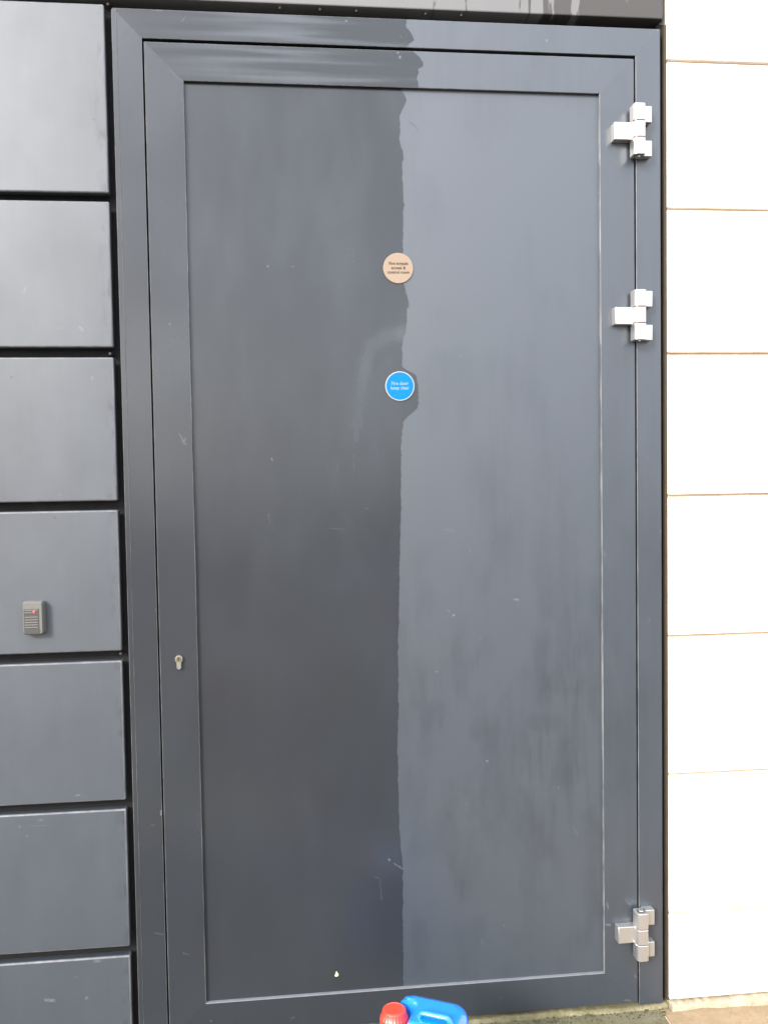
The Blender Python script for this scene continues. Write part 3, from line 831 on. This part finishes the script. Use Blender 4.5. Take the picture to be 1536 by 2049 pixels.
# carrying handle: a flattened tube arching along the top
def tube(path, rad, n=14, flat=0.8):
    b = bmesh.new(); rings = []
    for i, p in enumerate(path):
        p = Vector(p)
        t = (Vector(path[min(i + 1, len(path) - 1)]) - Vector(path[max(i - 1, 0)])).normalized()
        s = Vector((0, 1, 0)); u = t.cross(s).normalized()
        rings.append([b.verts.new(p + s * rad * math.cos(2 * math.pi * k / n) + u * rad * flat * math.sin(2 * math.pi * k / n)) for k in range(n)])
    for A, B in zip(rings, rings[1:]):
        for k in range(n): b.faces.new((A[k], A[(k + 1) % n], B[(k + 1) % n], B[k]))
    b.faces.new(rings[0]); b.faces.new(rings[-1][::-1])
    return b
hp = []
for k in range(33):
    t = k / 32
    x = -0.010 + 0.080 * t
    e = min(t, 1 - t) * 2
    z = 0.262 + 0.024 * min(1, math.sin(min(1, e * 2.6) * math.pi / 2))
    hp.append((x, -0.021, z))
finish(tube(hp, 0.0072), "handle", M_JUG, jug, smooth=True, angle=80)
# ribbed screw cap: wide skirt and a narrower top
b = bmesh.new(); rings = []
prof = [(0.0300, 0.236, 0), (0.0300, 0.2385, 1), (0.0300, 0.252, 1), (0.0285, 0.2555, 1), (0.0262, 0.2575, 0.6), (0.0252, 0.266, .6), (0.0238, 0.2695, 0.3), (0.0205, 0.2708, 0), (0.0195, 0.2700, 0)]
NK = 96
for r, z, k_ in prof:
    rings.append([b.verts.new(((r + 0.0006 * k_ * (1 if (k // 2) % 2 else -1)) * math.cos(2 * math.pi * k / NK), (r + 0.0006 * k_ * (1 if (k // 2) % 2 else -1)) * math.sin(2 * math.pi * k / NK), z)) for k in range(NK)])
for A, B in zip(rings, rings[1:]):
    for k in range(NK): b.faces.new((A[k], A[(k + 1) % NK], B[(k + 1) % NK], B[k]))
b.faces.new(rings[-1]); b.faces.new(rings[0][::-1])
finish(b, "cap", M_CAP, jug, loc=(ck[0], ck[1], 0), smooth=True, angle=40)

# ------------------------------------------------------------------ PALE FLAKE stuck on the panel
b = bmesh.new()
pts = [(-0.0048, -0.0052), (-0.001, -0.0066), (0.0046, -0.0058), (0.0056, -0.001), (0.0026, 0.0022), (0.0012, 0.0062), (-0.0006, 0.0052), (-0.0032, -0.0006)]
vs = [b.verts.new((x, -0.0022 - 0.0012 * math.sin(i * 2.1), z)) for i, (x, z) in enumerate(pts)]
bk = [b.verts.new((x * .9, 0.0, z * .9)) for x, z in pts]
b.faces.new(vs[::-1]); b.faces.new(bk)
for k in range(8): b.faces.new((vs[k], vs[(k + 1) % 8], bk[(k + 1) % 8], bk[k]))
fl = finish(b, "dried_flake", M_FLAKE, loc=(0.4148, 0.0098, 0.1512))
fl['label'] = "tiny pale yellowish flake stuck low on the washed door half"
fl['category'] = "flake"

# ------------------------------------------------------------------ GRIT AND MOSS along the foot of the door
def crumbs(name, n, mat, size, seed, x0, x1, ymin, ymax, flat=0.6):
    rg = random.Random(seed)
    b = bmesh.new()
    for _ in range(n):
        x = rg.uniform(x0, x1)
        y = -abs(rg.gauss(0, 0.35)) * (ymax - ymin) + ymax
        if y < ymin: continue
        r = size * rg.uniform(0.4, 1.3) ** 1.5
        m = Matrix.Translation((x, y, 0.0006 + r * flat * 0.4)) @ Matrix.Rotation(rg.uniform(0, 6.28), 4, 'Z') @ Matrix.Diagonal((r, r * rg.uniform(0.5, 1), r * flat, 1))
        ret = bmesh.ops.create_icosphere(b, subdivisions=1, radius=1.0, matrix=m)
        for v in ret['verts']: v.co += Vector((rg.uniform(-1, 1), rg.uniform(-1, 1), rg.uniform(-1, 1))) * r * 0.22
    o = finish(b, name, mat, flat=False)
    o['kind'] = 'stuff'
    return o
M_MOSS = simple("damp_moss", (0.055, 0.056, 0.022), 0.95, spec=0.2, vary=0.4, scale=300)
M_GRIT = simple("pale_grit", (0.17, 0.145, 0.10), 0.95, spec=0.2, vary=0.5, scale=120)
crumbs("moss", 420, M_MOSS, 0.0026, 3, 0.2, 1.27, -0.055, -0.004, 0.55)
crumbs("grit", 520, M_GRIT, 0.0017, 6, 0.1, 2.2, -0.16, -0.005, 0.7)
